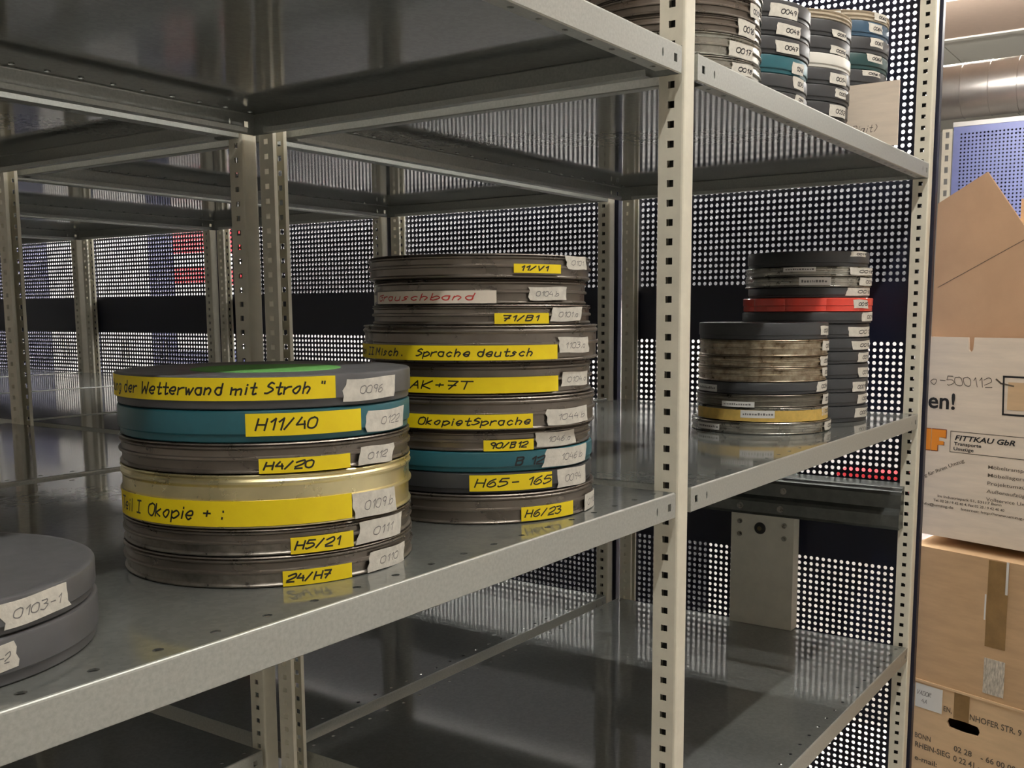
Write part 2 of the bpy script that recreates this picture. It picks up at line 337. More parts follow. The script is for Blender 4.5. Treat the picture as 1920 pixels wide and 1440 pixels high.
# ------------------------------------------------------------------ shelf boards
X0, X1, BH = 19.0, W-19.0, 28.0
def make_board(label):
    L = X1-X0; r = empty('shelf_board', (0, 0, 0), label, 'shelf board', 'galvanised shelf boards'); n = 24; pu = L/n
    d = MB()
    d.perf((X0, 2, 0), (1, 0, 0), (0, 1, 0), n, 1, pu, 29, octo(3.6, 3.0), depth=(0, 0, -1.2))
    d.perf((X0, D-31, 0), (1, 0, 0), (0, 1, 0), n, 1, pu, 29, octo(3.6, 3.0), depth=(0, 0, -1.2))
    d.quad((X0, 31, 0), (X1, 31, 0), (X1, D-31, 0), (X0, D-31, 0))
    d.obj('deck', 'deck', r)
    for s, nm in ((1, 'front_flange'), (-1, 'rear_flange')):
        Y = (lambda q: q) if s == 1 else (lambda q: D-q)
        f = MB(); pr_ = [(2, 0), (.9, -.3), (.3, -.9), (0, -2)]
        for (a, b), (c, e) in zip(pr_[:-1], pr_[1:]): f.quad((X0, Y(a), b), (X1, Y(a), b), (X1, Y(c), e), (X0, Y(c), e))
        for sx in (0, 1):
            xs = X0 if sx == 0 else X1-56
            big, small = sqr(3.6, 4.0), octo(1.7, 4.4)
            f.perf((xs, Y(0), -BH+1), (1, 0, 0), (0, 0, 1), 1, 1, 28, BH-3, big if sx == 0 else small, depth=(0, s*1.2, 0))
            f.perf((xs+28, Y(0), -BH+1), (1, 0, 0), (0, 0, 1), 1, 1, 28, BH-3, small if sx == 0 else big, depth=(0, s*1.2, 0))
        f.quad((X0+56, Y(0), -BH+1), (X1-56, Y(0), -BH+1), (X1-56, Y(0), -2), (X0+56, Y(0), -2))
        f.quad((X0, Y(0), -BH+1), (X1, Y(0), -BH+1), (X1, Y(1.5), -BH), (X0, Y(1.5), -BH))
        a = X0+26
        nn = 23; f.perf((a, Y(1.5), -BH), (1, 0, 0), (0, s, 0), nn, 1, (X1-26-a)/nn, 15, octo(3.4, 3.0), depth=(0, 0, 1.2))
        f.quad((a, Y(16.5), -BH), (X1-26, Y(16.5), -BH), (X1-26, Y(17.5), -BH+6), (a, Y(17.5), -BH+6))
        f.obj(nm, 'flange', r)
    for s in (1, -1):
        X = (lambda q: X0+q) if s == 1 else (lambda q: X1-q)
        f = MB(); f.quad((X(0), 0, -BH+1), (X(0), D, -BH+1), (X(0), D, -1), (X(0), 0, -1)); f.quad((X(0), 0, -1), (X(0), D, -1), (X(1), D, 0), (X(1), 0, 0))
        f.quad((X(0), 0, -BH+1), (X(0), D, -BH+1), (X(1.5), D, -BH), (X(1.5), 0, -BH))
        f.quad((X(1.5), 34, -BH), (X(14), 34, -BH), (X(14), D-34, -BH), (X(1.5), D-34, -BH)); f.quad((X(14), 34, -BH), (X(15), 34, -BH+6), (X(15), D-34, -BH+6), (X(14), D-34, -BH))
        f.obj('side_flange', 'flange', r)
    return r
lvl = {UPPER: 'upper', MAIN: 'middle', LOWER: 'lower'}
spec = []
spec.append((UPPER, 0, -W, 'upper galvanised shelf board roofing the tall labelled can stacks'))
spec.append((MAIN, 0, -W, 'middle galvanised shelf board carrying the two tall labelled can stacks'))
spec.append((UPPER, 0, 0, 'upper galvanised shelf board carrying the can stacks and white carton'))
spec.append((MAIN, 0, 0, 'middle galvanised shelf board under the can stacks beside the cream post'))
spec.append((LOWER, 0, 0, 'empty lower galvanised shelf board in front of the grey mounting plate'))
for z in (UPPER, MAIN, LOWER): spec.append((z, 1, -W, 'empty %s galvanised shelf board of the second row, camera end' % lvl[z]))
for r in range(1, 5):
    for z in ((UPPER, MAIN, LOWER) if r < 3 else (UPPER, MAIN)): spec.append((z, r, 0, 'empty %s galvanised shelf board of the %s, panel end' % (lvl[z], rown[r])))
b0 = None
for z, r, x, lab in spec:
    if b0 is None: b0 = make_board(lab); b0.location = (x*MM, ROW[r]*MM, z*MM)
    else: dup(b0, (x, ROW[r], z), lab)

# ------------------------------------------------------------------ perforated end panels
PX = 1041.0; HP = 12.5; RH = 3.9
def panel_mesh():
    mb = MB(); h = octo(RH); h = [(RH*math.cos(k*math.pi/4), RH*math.sin(k*math.pi/4)) for k in range(8)]
    ya, nc = 15.0, 49; yb = ya+nc*HP; zones = []
    zc = [(-1300.0, 47), (-607.5, 27), (-160.0, 62)]
    z = FLOOR+8
    for zs, nr in zc:
        mb.quad((PX, ya, z), (PX, yb, z), (PX, yb, zs), (PX, ya, zs))
        mb.perf((PX, ya, zs), (0, 1, 0), (0, 0, 1), nc, nr, HP, HP, h, depth=(1.5, 0, 0)); z = zs+nr*HP
    mb.quad((PX, ya, z), (PX, yb, z), (PX, yb, 985), (PX, ya, 985)); zt = 985  # unseen solid top added to keep lamp light from passing over the panel
    mb.box((PX, -3, FLOOR+8), (PX+1.5, ya, zt)); mb.box((PX, yb, FLOOR+8), (PX+1.5, 657, zt))
    mb.box((PX, -4.5, FLOOR+8), (PX+16, -3, zt)); mb.box((PX, 657, FLOOR+8), (PX+26, 658.5, zt))
    return mb
p0 = panel_mesh().obj('perforated_end_panel', 'navy'); pls = ['navy perforated end panel of the front row beside the cardboard boxes'] + ['navy perforated end panel closing the %s' % r for r in rown[1:]]
for r in range(5):
    o = p0 if r == 0 else p0.copy()
    if r: COL.objects.link(o)
    o.location = (0, ROW[r]*MM, 0); tag(o, pls[r], 'end panel', 'navy perforated end panels')

# ------------------------------------------------------------------ channel rail and mounting plate below the middle board
ch = empty('channel_rail', (985, 330, -628), 'dark zinc channel rail along the perforated panel under the middle board', 'rail')
MB().extrude([(1037, -545), (1000, -548), (988, -556), (986, -562), (986, -588), (978, -594), (976, -600), (976, -622), (980, -628), (1037, -628)], 20, 636, 1).obj('profile', 'steel', ch, (985, 330, -628))
def bolt(p, parent, loc, r=5.0, d=(-1, 0, 0)):
    d = Vector(d); p = Vector(p); mb = MB(); mb.cyl(p, p+d*2, r*1.35, 12); mb.cyl(p+d*2, p+d*6, r*.8, 6); mb.obj('bolt', 'silver', parent, loc)
for y in (252, 338):
    bolt((986, y, -575), ch, (985, 330, -628)); bolt((976, y+2, -611), ch, (985, 330, -628))
pl = empty('mounting_plate', (981, 293, LOWER+.4), 'grey mounting plate standing on the lower board below the channel rail', 'plate'); PL = (981, 293, LOWER+.4)
MB().box((981, 226, LOWER+.4), (984, 361, -628.5)).box((984, 226, LOWER+.4), (1012, 229, -628.5)).box((984, 358, LOWER+.4), (1012, 361, -628.5)).obj('plate', 'plate', pl, PL)
for y in (246, 342):
    for z in (-645, -672): bolt((981, y, z), pl, PL, 4)
lk = MB().lathe([(0.01, 3.2), (8, 3.2), (11, 2.6), (12.5, 0)], 24, capb=False, capt=False); lk.v = [(981-c, 298+a, -656+b) for a, b, c in lk.v]; lo = lk.obj('lock', 'black', pl, PL, smooth=40)
MB().cyl((977.9, 298, -656), (976.6, 298, -656), 4.5, 16).obj('keyhole', 'brass', lo, PL)

# film cans: stack, place in it, kind, x, y, z, radius, height, labels (kind, start and end angle, low and high edge, writing, extent)
CANS=[
('A', 0, 'grey', -743.2, 142.2, -405.8, 112.5, 26.6, [('w', -95.6, -82.3, 9.0, 23.1, '0103-2', 0.1, 0.8)]),
('A', 1, 'grey', -743.2, 142.2, -379.2, 112, 20.5, [('w', -86.0, -62.4, 4.0, 18.0, '0103-1', 0.13, 0.85)]),
('B', 0, 'brown', -449.3, 148.1, -405.8, 112.7, 22.7, [('y', -128.4, -102.0, 0.5, 11.5, '24/H7', 0.05, 0.65), ('w', -94.0, -69.9, 0.5, 15.4, '0110', 0.25, 0.75)]),
('B', 1, 'brown', -449.3, 148.1, -383.1, 112.2, 19.6, [('y', -125.2, -100.8, 0.5, 12.3, 'H5/21', 0.06, 0.75), ('w', -98.6, -71.5, 0.5, 16.9, '0111', 0.28, 0.72)]),
('B', 2, 'gold', -449.3, 148.1, -363.5, 112.4, 38.9, [('y', 154.0, -101.2, 2.4, 20.5, 'Teil I  0kopie + :', 0.023, 0.549), ('w', -100.6, -76.5, 0.5, 19.2, '0109.b', 0.22, 0.92)]),
('B', 3, 'brown', -449.3, 148.1, -324.6, 112.2, 21.9, [('y', -135.3, -101.3, 0.5, 10.9, 'H4/20', 0.05, 0.56), ('w', -97.0, -77.2, 0.5, 13.8, '0112', 0.2, 0.75)]),
('B', 4, 'teal', -449.3, 148.1, -302.7, 111.8, 23.2, [('y', -139.4, -95.7, 4.8, 20.6, 'H11/40', 0.08, 0.57), ('w', -93.0, -66.0, 2.3, 17.9, '0122', 0.3, 0.8)]),
('B', 5, 'grey', -449.3, 148.1, -279.5, 112.9, 23.9, [('y', 146.4, -106.9, 6.5, 22.3, 'ndung der Wetterwand mit Stroh "', -0.0, 0.967), ('w', -103.4, -75.5, 3.4, 19.3, '0096', 0.25, 0.68)]),
('C', 0, 'brown', -179.5, 138, -405.8, 113.4, 27.9, [('y', -124.8, -93.7, 1.8, 14.9, 'H6/23', 0.06, 0.7), ('w', -82.1, -59.7, 0.5, 16.3, '0113', 0.15, 0.85)]),
('C', 1, 'dark', -179.5, 138, -377.9, 110.5, 19.9, [('y', -149.3, -107.3, 2.9, 17.7, 'H65- 165', 0.06, 0.98), ('w', -103.4, -78.4, 0.6, 18.0, '0094', 0.2, 0.75)]),
('C', 2, 'teal', -179.5, 138, -358.0, 111.2, 19.2, [('t', -128.0, -112.0, 3.8, 15.2, 'B 12', 0.05, 0.97), ('w', -111.7, -77.9, 1.9, 18.6, '1046.b', 0.3, 0.85)]),
('C', 3, 'brown', -179.5, 138, -338.8, 110, 19.2, [('y', -142.1, -117.3, 0.5, 10.5, '90/B12', 0.1, 0.85), ('w', -116.1, -89.2, 1.9, 15.4, '1046.a', 0.25, 0.85)]),
('C', 4, 'brown', -179.5, 138, -319.6, 113.5, 30.4, [('y', 171.4, -119.3, 2.0, 15.0, '0kopietSprache', 0.208, 0.984), ('w', -111.8, -81.2, 2.7, 17.7, '1044.b', 0.2, 0.9)]),
('C', 5, 'brown', -179.5, 138, -289.2, 110.6, 31.4, [('y', 170.9, -103.1, 3.6, 18.0, 'AK+7T', 0.117, 0.469), ('w', -100.5, -75.6, 7.1, 20.2, '0104.a', 0.15, 0.9)]),
('C', 6, 'brown', -179.5, 138, -257.8, 116.5, 33.1, [('y', 134.0, -106.5, 2.1, 15.4, 'rten II Misch.   Sprache deutsch', 0.0, 0.892), ('w', -105.5, -82.4, 7.3, 21.6, '1103.a', 0.15, 0.85)]),
('C', 7, 'brown', -179.5, 138, -224.7, 108.4, 18.7, [('y', -137.2, -108.9, 1.2, 10.8, '71/B1', 0.12, 0.78), ('w', -107.6, -82.8, 3.2, 16.0, '0101.a', 0.2, 0.85)]),
('C', 8, 'brown', -179.5, 138, -206.0, 105, 23.1, [('r', 148.3, -135.4, 0.9, 12.3, 'Grauschband', 0.036, 0.86), ('w', -118.5, -93.6, 3.6, 15.7, '0104.b', 0.15, 0.75)]),
('C', 9, 'brown', -179.5, 138, -182.9, 110, 21.9, [('y', -127.0, -100.6, 4.7, 12.7, '11/V1', 0.1, 0.68), ('w', -96.7, -76.2, 9.3, 21.3, '0101', 0.2, 0.8)]),
('D', 0, 'silver', 631, 163.4, -405.8, 114, 19.3, [('w', -96.2, -72.2, 3.2, 16.4, '0031', 0.3, 0.9), ('p', 140.7, 167.7, 4.5, 14.1, '', 0.2, 0.8)]),
('D', 1, 'silver', 631, 163.4, -386.5, 107, 22.8, [('w', -96.3, -72.0, 6.4, 20.4, '0032', 0.3, 0.9), ('m', 129.0, -71.9, 0.9, 18.6, '', 0.2, 0.8), ('p', -175.8, -147.3, 6.7, 18.5, '', 0.2, 0.8)]),
('D', 2, 'bronze', 631, 163.4, -363.7, 107.5, 20.3, [('w', -94.4, -72.1, 2.0, 17.9, '0033', 0.3, 0.9), ('p', 167.0, -163.7, 0.5, 9.1, '', 0.2, 0.8)]),
('D', 3, 'dark', 631, 163.4, -343.4, 105, 19.3, [('w', -103.2, -78.1, 3.2, 18.7, '0034', 0.3, 0.9), ('p', 126.5, 159.5, 2.1, 13.4, '', 0, 0)]),
('D', 4, 'rusty', 631, 163.4, -324.1, 105, 22.7, [('w', -93.0, -71.9, 6.8, 20.7, '0035', 0.3, 0.9)]),
('D', 5, 'rusty', 631, 163.4, -301.4, 105, 17.9, [('w', -98.2, -71.9, 1.8, 16.4, '0036', 0.3, 0.9)]),
('D', 6, 'rusty', 631, 163.4, -283.5, 105, 26, [('w', -97.1, -71.9, 7.8, 23.3, '0037', 0.3, 0.9)]),
('D', 7, 'dark', 631, 163.4, -257.5, 104.5, 27.1, [('w', -99.4, -77.4, 6.7, 21.2, '0038', 0.3, 0.9)]),
('E', 0, 'dark', 836.8, 162.4, -405.8, 110.5, 28, [('w', -109.6, -82.4, 7.0, 23.1, '0007', 0.3, 0.95)]),
('E', 1, 'dark', 836.8, 162.4, -377.8, 110.2, 24.1, [('w', -104.3, -73.9, 3.8, 19.1, '0008', 0.3, 0.95)]),
('E', 2, 'dark', 836.8, 162.4, -353.7, 109.8, 24.2, [('w', -113.4, -89.4, 0.6, 17.5, '0009', 0.3, 0.95)]),
('E', 3, 'dark', 836.8, 162.4, -329.5, 109.9, 25.8, [('w', -105.6, -79.4, 1.0, 18.0, '0010', 0.3, 0.95)]),
('E', 4, 'dark', 836.8, 162.4, -303.7, 109.5, 21.3, [('w', -107.1, -81.9, 2.5, 18.5, '0011', 0.3, 0.95)]),
('E', 5, 'dark', 836.8, 162.4, -282.4, 109.9, 23, [('w', -116.1, -79.0, 3.0, 17.9, '0012', 0.3, 0.95)]),
('E', 6, 'dark', 836.8, 162.4, -259.4, 110.3, 25.1, [('w', -120.1, -73.9, 2.4, 19.0, '0013', 0.3, 0.95)]),
('E', 7, 'dark', 836.8, 162.4, -234.3, 114, 19.9, [('w', -105.4, -75.7, 3.9, 19.3, '0014', 0.3, 0.95)]),
('E', 8, 'red', 836.8, 162.4, -214.4, 114, 24.3, [('w', -118.1, -96.6, 6.2, 20.8, '0015', 0.3, 0.95)]),
('E', 9, 'dark', 836.8, 162.4, -190.1, 106, 18.1, [('w', -123.5, -75.6, 3.9, 17.5, '0016', 0.3, 0.95)]),
('E', 10, 'silver', 836.8, 162.4, -172.0, 110.7, 18, [('w', -108.4, -73.9, 3.0, 16.5, '0017', 0.3, 0.95), ('p', -167.8, -140.0, 3.0, 16.5, '', 0.2, 0.8)]),
('E', 11, 'silver', 836.8, 162.4, -154.0, 111.2, 16.6, [('w', -122.6, -83.1, 2.7, 15.1, '0018', 0.3, 0.95), ('p', 177.3, -154.3, 8.5, 15.7, '', 0.2, 0.8)]),
('E', 12, 'dark', 836.8, 162.4, -137.4, 106, 27, [('w', -118.2, -93.1, 17.7, 26.4, '0019', 0.3, 0.95)]),
('F', 0, 'silver', 190, 120, 55.6, 112, 22, [('w', -113.3, -92.3, 4.0, 17.1, '0018', 0.25, 0.9)]),
('F', 1, 'silver', 190, 120, 77.6, 113, 26, [('w', -115.7, -93.3, 1.6, 18.2, '0017', 0.25, 0.9)]),
('F', 2, 'brown', 190, 120, 103.6, 111, 19.5, [('w', -108.1, -89.3, 0.6, 18.9, '0016', 0.25, 0.9)]),
('F', 3, 'brown', 190, 120, 123.1, 112, 22, [('w', -96.1, -81.2, 5.8, 21.4, '0015', 0.25, 0.9)]),
('F', 4, 'brown', 190, 120, 145.1, 112, 22, []),
('G', 0, 'dark', 415, 140, 55.6, 111, 24, [('w', -101.0, -86.5, 13.3, 23.4, '0044', 0.35, 0.92)]),
('G', 1, 'dark', 415, 140, 79.6, 111, 23, [('w', -103.6, -87.5, 7.1, 22.4, '0045', 0.35, 0.92)]),
('G', 2, 'teal', 415, 140, 102.6, 111, 24, [('w', -105.3, -88.5, 3.3, 18.4, '0046', 0.35, 0.92)]),
('G', 3, 'dark', 415, 140, 126.6, 111.5, 23.4, [('w', -123.3, -99.8, 2.6, 17.6, '0047', 0.35, 0.92)]),
('G', 4, 'dark', 415, 140, 150.0, 111.5, 23.4, [('w', -122.8, -99.0, 1.3, 16.2, '0048', 0.35, 0.92)]),
('G', 5, 'dark', 415, 140, 173.4, 111.5, 24, [('w', -128.7, -102.5, 0.5, 17.4, '0049', 0.35, 0.92)]),
('H', 0, 'dark', 640, 154, 55.6, 112, 24.3, []),
('H', 1, 'dark', 640, 154, 79.9, 112, 24.3, [('w', -112.6, -87.4, 4.2, 21.6, '0052', 0.3, 0.92)]),
('H', 2, 'dark', 640, 154, 104.2, 112, 24.3, [('w', -108.1, -90.4, 8.2, 20.8, '0053', 0.3, 0.92)]),
('H', 3, 'dark', 640, 154, 128.5, 112, 24.3, [('w', -114.9, -90.3, 3.4, 19.0, '0054', 0.3, 0.92)]),
('H', 4, 'white', 640, 154, 152.8, 112, 22, []),
('H', 5, 'dark', 640, 154, 174.8, 112, 24.3, [('w', -114.1, -91.3, 0.5, 12.0, '0056', 0.3, 0.92)]),
('H', 6, 'dark', 640, 154, 199.1, 112, 24.3, [('w', -113.5, -93.6, 0.5, 11.0, '0057', 0.3, 0.92)]),
('H', 7, 'tan', 640, 154, 223.4, 112, 14, []),
('I', 0, 'dark', 880, 162, 55.6, 111.5, 28, []),
('I', 1, 'dark', 880, 162, 83.6, 111.5, 28, []),
('I', 2, 'dark', 880, 162, 111.6, 111.5, 28, []),
('I', 3, 'white', 880, 162, 139.6, 111.5, 28.4, []),
('I', 4, 'dark', 880, 162, 168.0, 111.5, 27, [('w', -124.4, -99.9, 17.5, 26.4, '0061', 0.3, 0.92)]),
('I', 5, 'dgreen', 880, 162, 195.0, 111.5, 27, [('w', -120.3, -98.9, 14.1, 26.4, '0062', 0.3, 0.92)]),
('I', 6, 'dark', 880, 162, 222.0, 111.5, 27, [('w', -117.8, -98.9, 12.0, 26.4, '0063', 0.3, 0.92)]),
('I', 7, 'blue', 880, 162, 249.0, 111.5, 26, [('w', -119.1, -100.0, 8.3, 23.0, '0064', 0.3, 0.92)]),
('I', 8, 'tan', 880, 162, 275.0, 111.5, 16, [('w', -113.7, -92.7, 3.3, 15.4, '0065', 0.3, 0.92), ('p', -159.0, -147.3, 6.0, 12.9, '', 0.2, 0.8)]),
]

# ------------------------------------------------------------------ film cans
PLASTIC = {'grey', 'dark', 'teal', 'blue', 'dgreen', 'white'}
def can_profiles(kind, r, h):
    if kind in PLASTIC:
        hb = h*.26
        base = [(r-6, 0), (r-2.4, .3), (r-1.6, 1.2), (r-1.6, hb+1.2)]
        lid = [(r-.6, hb-.3), (r, hb+.6), (r, h-1.8), (r-.5, h-.8), (r-1.6, h-.2), (r-3.5, h), (r-6, h-.2), (r-9, h-.8), (r-40, h-.8)]
    else:
        hm = h*.46
        base = [(r-7, 0), (r-2.2, .2), (r-.9, .9), (r-.7, 1.9), (r-1.4, 2.8), (r-2.4, 3.4), (r-2.4, hm+2)]
        lid = [(r-1.2, hm-.6), (r-.2, hm-.2), (r, hm+.8), (r-.3, hm+1.9), (r-1.8, hm+2.6), (r-2.0, hm+.58*(h-hm)), (r-.5, hm+.68*(h-hm)), (r-.4, hm+.76*(h-hm)), (r-2.1, hm+.86*(h-hm)),
               (r-1.6, h-1.6), (r-.5, h-1.0), (r-1.2, h-.25), (r-3, h), (r-5, h-.6), (r-7, h-1.8), (r-12, h-1.8), (r-40, h-1.8)]
    return base, lid
def surf_r(kind, r, z, h):
    return r
def wrap_label(mb, r, a0, a1, z0, z1, torn, slack=0.0):
    n = max(4, int(abs(a1-a0)/3)); m = 4
    def P(i, j):
        t = i/n; q = j/m; a = a0+(a1-a0)*t; z = z0+(z1-z0)*q
        if torn:
            if i == 0: a += (random.uniform(-.7, .7)+slack*(q-.5))
            if i == n: a += (random.uniform(-.7, .7)+slack*(q-.5))
            z += .5*math.sin(t*5+z0)
        a = math.radians(a); return a, z
    grid = [[P(i, j) for j in range(m+1)] for i in range(n+1)]
    vo = len(mb.v); vs = []; fs = []
    for rr in (r+.35, r+.05):
        for row in grid:
            for a, z in row: vs.append((rr*math.cos(a), rr*math.sin(a), z))
    K = (n+1)*(m+1)
    for i in range(n):
        for j in range(m):
            a = i*(m+1)+j; fs.append((a, a+m+1, a+m+2, a+1)); fs.append((K+a, K+a+1, K+a+m+2, K+a+m+1))
    for i in range(n):
        for j in (0, m): a = i*(m+1)+j; fs.append((a, a+m+1, K+a+m+1, K+a))
    for i in (0, n):
        for j in range(m): a = i*(m+1)+j; fs.append((a, a+1, K+a+1, K+a))
    mb.add(vs, fs)
WORD = {'grey': 'grey plastic', 'dark': 'anthracite', 'teal': 'petrol blue', 'blue': 'slate blue plastic', 'dgreen': 'dark green', 'white': 'white plastic',
        'brown': 'brown metal', 'gold': 'tall golden', 'silver': 'bare metal', 'rusty': 'stained metal', 'bronze': 'bronze metal', 'red': 'red notched plastic', 'tan': 'tan metal'}
PLACE = {'A': 'the pair at the camera end', 'B': 'the green-topped stack', 'C': 'the ten-can stack', 'D': 'the short far stack', 'E': 'the stack with the red can',
         'F': 'the upper stack behind the cream post', 'G': 'the upper stack with petrol can', 'H': 'the upper stack with the white can', 'I': 'the stack behind the card sheet'}
ORD = ['bottom', 'second', 'third', 'fourth', 'fifth', 'sixth', 'seventh', 'eighth', 'ninth', 'tenth', 'eleventh', 'twelfth', 'thirteenth']
NCAN = {}
for c in CANS: NCAN[c[0]] = NCAN.get(c[0], 0)+1
LEGIBLE = {'G3', 'G4', 'G5'}
for st, k, kind, cx, cy, z0, r, h, labels in CANS:
    n = NCAN[st]; pos = 'topmost of' if k == n-1 else 'bottom of' if k == 0 else '%s from bottom of' % ORD[k]
    if st in 'HI' and k < n-1: pos = '%s from top of' % ORD[n-1-k]
    if st in 'FG' and k == 0: pos = 'lowest visible of'
    big = [l for l in labels if l[0] in 'yrt' and l[5]]; num = [l for l in labels if l[0] == 'w' and l[5]]
    mark = ''
    if big:
        mark = ' marked ' + big[0][5].replace('"', '').replace('  ', ' ').strip()
        if len(mark.split()) > 3: mark = ' with long yellow lettering'
    elif num and st in 'AG' and (st == 'A' and k == 1 or st+str(k) in LEGIBLE): mark = ' numbered ' + num[0][5]
    elif kind == 'silver' and st == 'D' and k == 1: mark = ' with ochre paper band'
    label = '%s film can%s, %s %s' % (WORD[kind], mark, pos, PLACE[st])
    if st == 'E' and kind == 'red': label = 'red notched plastic film can in the tall far stack'
    elif st == 'E': label = '%s film can, %s red can of the tall far stack' % (WORD[kind], 'topmost above the' if k == n-1 else 'bottom one below the' if k == 0 else ('directly %s the' if abs(k-8) == 1 else ORD[abs(k-8)-1]+' %s the') % ('above' if k > 8 else 'below'))
    jx, jy = (random.uniform(-1.2, 1.2), random.uniform(-1.2, 1.2)) if st in 'CDEFGHI' else (0, 0)
    loc = (cx+jx, cy+jy, z0)
    root = empty('film_can', loc, label, 'film can', 'film cans in ' + PLACE[st])
    if kind == 'red':
        def rf(t):
            q = (t*5/math.pi) % 1.0; d = min(q, 1-q); return 1.0 if d > .10 else .975 + .025*(d/.10)
        base = [(r-8, .2), (r-3, .4), (r-1, 1.5), (r-1, h*.42)]; lid = [(r, h*.46), (r, h-1.6), (r-1.5, h-.3), (r-8, h-.2), (r-40, h-.6)]
        mbb, mbl = MB().lathe(base, 120, rf=rf), MB().lathe([(r-2, h*.42)]+lid, 120, rf=rf)
        mt = 'red'
    else:
        base, lid = can_profiles(kind, r, h-.25); mbb, mbl = MB().lathe(base, 80), MB().lathe(lid, 80); mt = kind
    mb_ = 'brown2' if (st == 'B' and k in (0, 1)) else mt
    ob = mbb.obj('base', mb_, root, smooth=32); ol = mbl.obj('lid', mt, root, smooth=32)
    for (typ, a0, a1, za, zb, text, fa, fb) in labels:
        if a0 > a1: a1 += 360
        nm = {'y': 'yellow_label', 'w': 'number_tape', 'p': 'paper_strip', 'r': 'paper_label', 'm': 'ochre_band', 't': None}[typ]
        rr = r-.1+(.4 if typ == 'p' and any(l[0] == 'm' for l in labels) else 0)
        lo_ = root
        if nm:
            mb = MB()
            wrap_label(mb, rr, a0, a1, za, zb, typ in 'wm', random.uniform(-2.5, 2.5) if typ == 'w' else 0)
            lo_ = mb.obj(nm, typ, root, smooth=50)
        if text:
            sts, wd = strokes(text, jit=.5 if typ != 'w' else .3); span = (a1-a0)*(fb-fa); hz = zb-za
            gh = hz*(.50 if typ in 'yr' else .62 if typ == 't' else .36)
            zoff = za+hz*(.27 if typ in 'yr' else .2 if typ == 't' else .30)
            kx = math.radians(span)/wd; ky = gh/10; A0 = math.radians(a0+(a1-a0)*fa); rt = rr+.42
            pw = {'y': 1.25, 'r': 1.05, 't': 1.5}.get(typ, .62 if st in 'ABC' else 1.35)
            ux = kx*r
            sc = [[(x*ux, y*ky) for x, y in s] for s in sts]; mb = MB()
            def fm(u, v, A0=A0, zoff=zoff, rt=rt, r=r): a = A0+u/r; return (rt*math.cos(a), rt*math.sin(a), zoff+v)
            pen(mb, sc, pw, fm); mb.obj('lettering', {'r': 'redink'}.get(typ, 'ink' if typ in 'yt' or st in 'EFGHID' else 'pencil'), lo_)
        elif typ == 'p':
            mb = MB(); a = a0+2
            while a < a1-3:                                      # the faint printed row of the paper strips
                wq = random.uniform(.8, 2.2); A = [math.radians(a), math.radians(min(a+wq, a1-1))]; z1_, z2_ = za+(zb-za)*.35, za+(zb-za)*random.uniform(.55, .7)
                mb.quad(*[((rr+.42)*math.cos(t), (rr+.42)*math.sin(t), z) for t, z in ((A[0], z1_), (A[1], z1_), (A[1], z2_), (A[0], z2_))]); a += wq+.7
            mb.obj('print', 'pencil', lo_)
    if st == 'B' and k == n-1:
        MB().lathe([(58, h-1.05), (57.5, h-.45), (9, h-.45)], 56).obj('green_disc', 'green', root)

# ------------------------------------------------------------------ card sheet standing between two stacks on the upper board
SL = (760, 60, UPPER+.4); sh = MB().box((758, -8, UPPER+.4), (761, 150, 158)).obj('card_sheet', 'boardw', None, SL)
tag(sh, 'whitish card sheet standing upright between stacks on the upper board', 'card sheet')
sts, wd = strokes('(Digit)'); kx = 52/wd; mb = MB()
pen(mb, [[(x*kx, y*1.15) for x, y in s] for s in sts], .9, lambda u, v: (757.8, 76-u, 80+v)); mb.obj('lettering', 'greyprint', sh, SL)

# ------------------------------------------------------------------ cardboard boxes in the aisle beyond the panel
YAW = math.radians(18); EX, EY = -math.sin(YAW), -math.cos(YAW); NX, NY = math.cos(YAW), -math.sin(YAW)
def fr(x0): return lambda u, z, d=0.0: (x0+EX*u+NX*d, 20+EY*u+NY*d, z)
def slab(mb, F, u0, u1, z0, z1, d0, d1):
    c = [F(u, z, d) for d in (d0, d1) for u, z in ((u0, z0), (u1, z0), (u1, z1), (u0, z1))]
    return mb.add(c, [(0,1,2,3),(7,6,5,4),(0,4,5,1),(1,5,6,2),(2,6,7,3),(3,7,4,0)])
def poly(mb, F, pts, d0, d1):
    n = len(pts); return mb.add([F(u, z, d0) for u, z in pts]+[F(u, z, d1) for u, z in pts], [tuple(range(n)), tuple(range(2*n-1, n-1, -1))]+[(i, n+i, n+(i+1) % n, (i+1) % n) for i in range(n)])
# bottom box
F = fr(1118); L0 = F(200, FLOOR+.3, 150)
bb = empty('cardboard_box', L0, 'tan cardboard box with handle hole, bottom of the stack in the aisle', 'cardboard box', 'cardboard boxes stacked in the aisle')
m_ = MB(); U0, U1 = -12, 420; hu0, hu1, hz0, hz1 = 84, 152, -1037, -1019
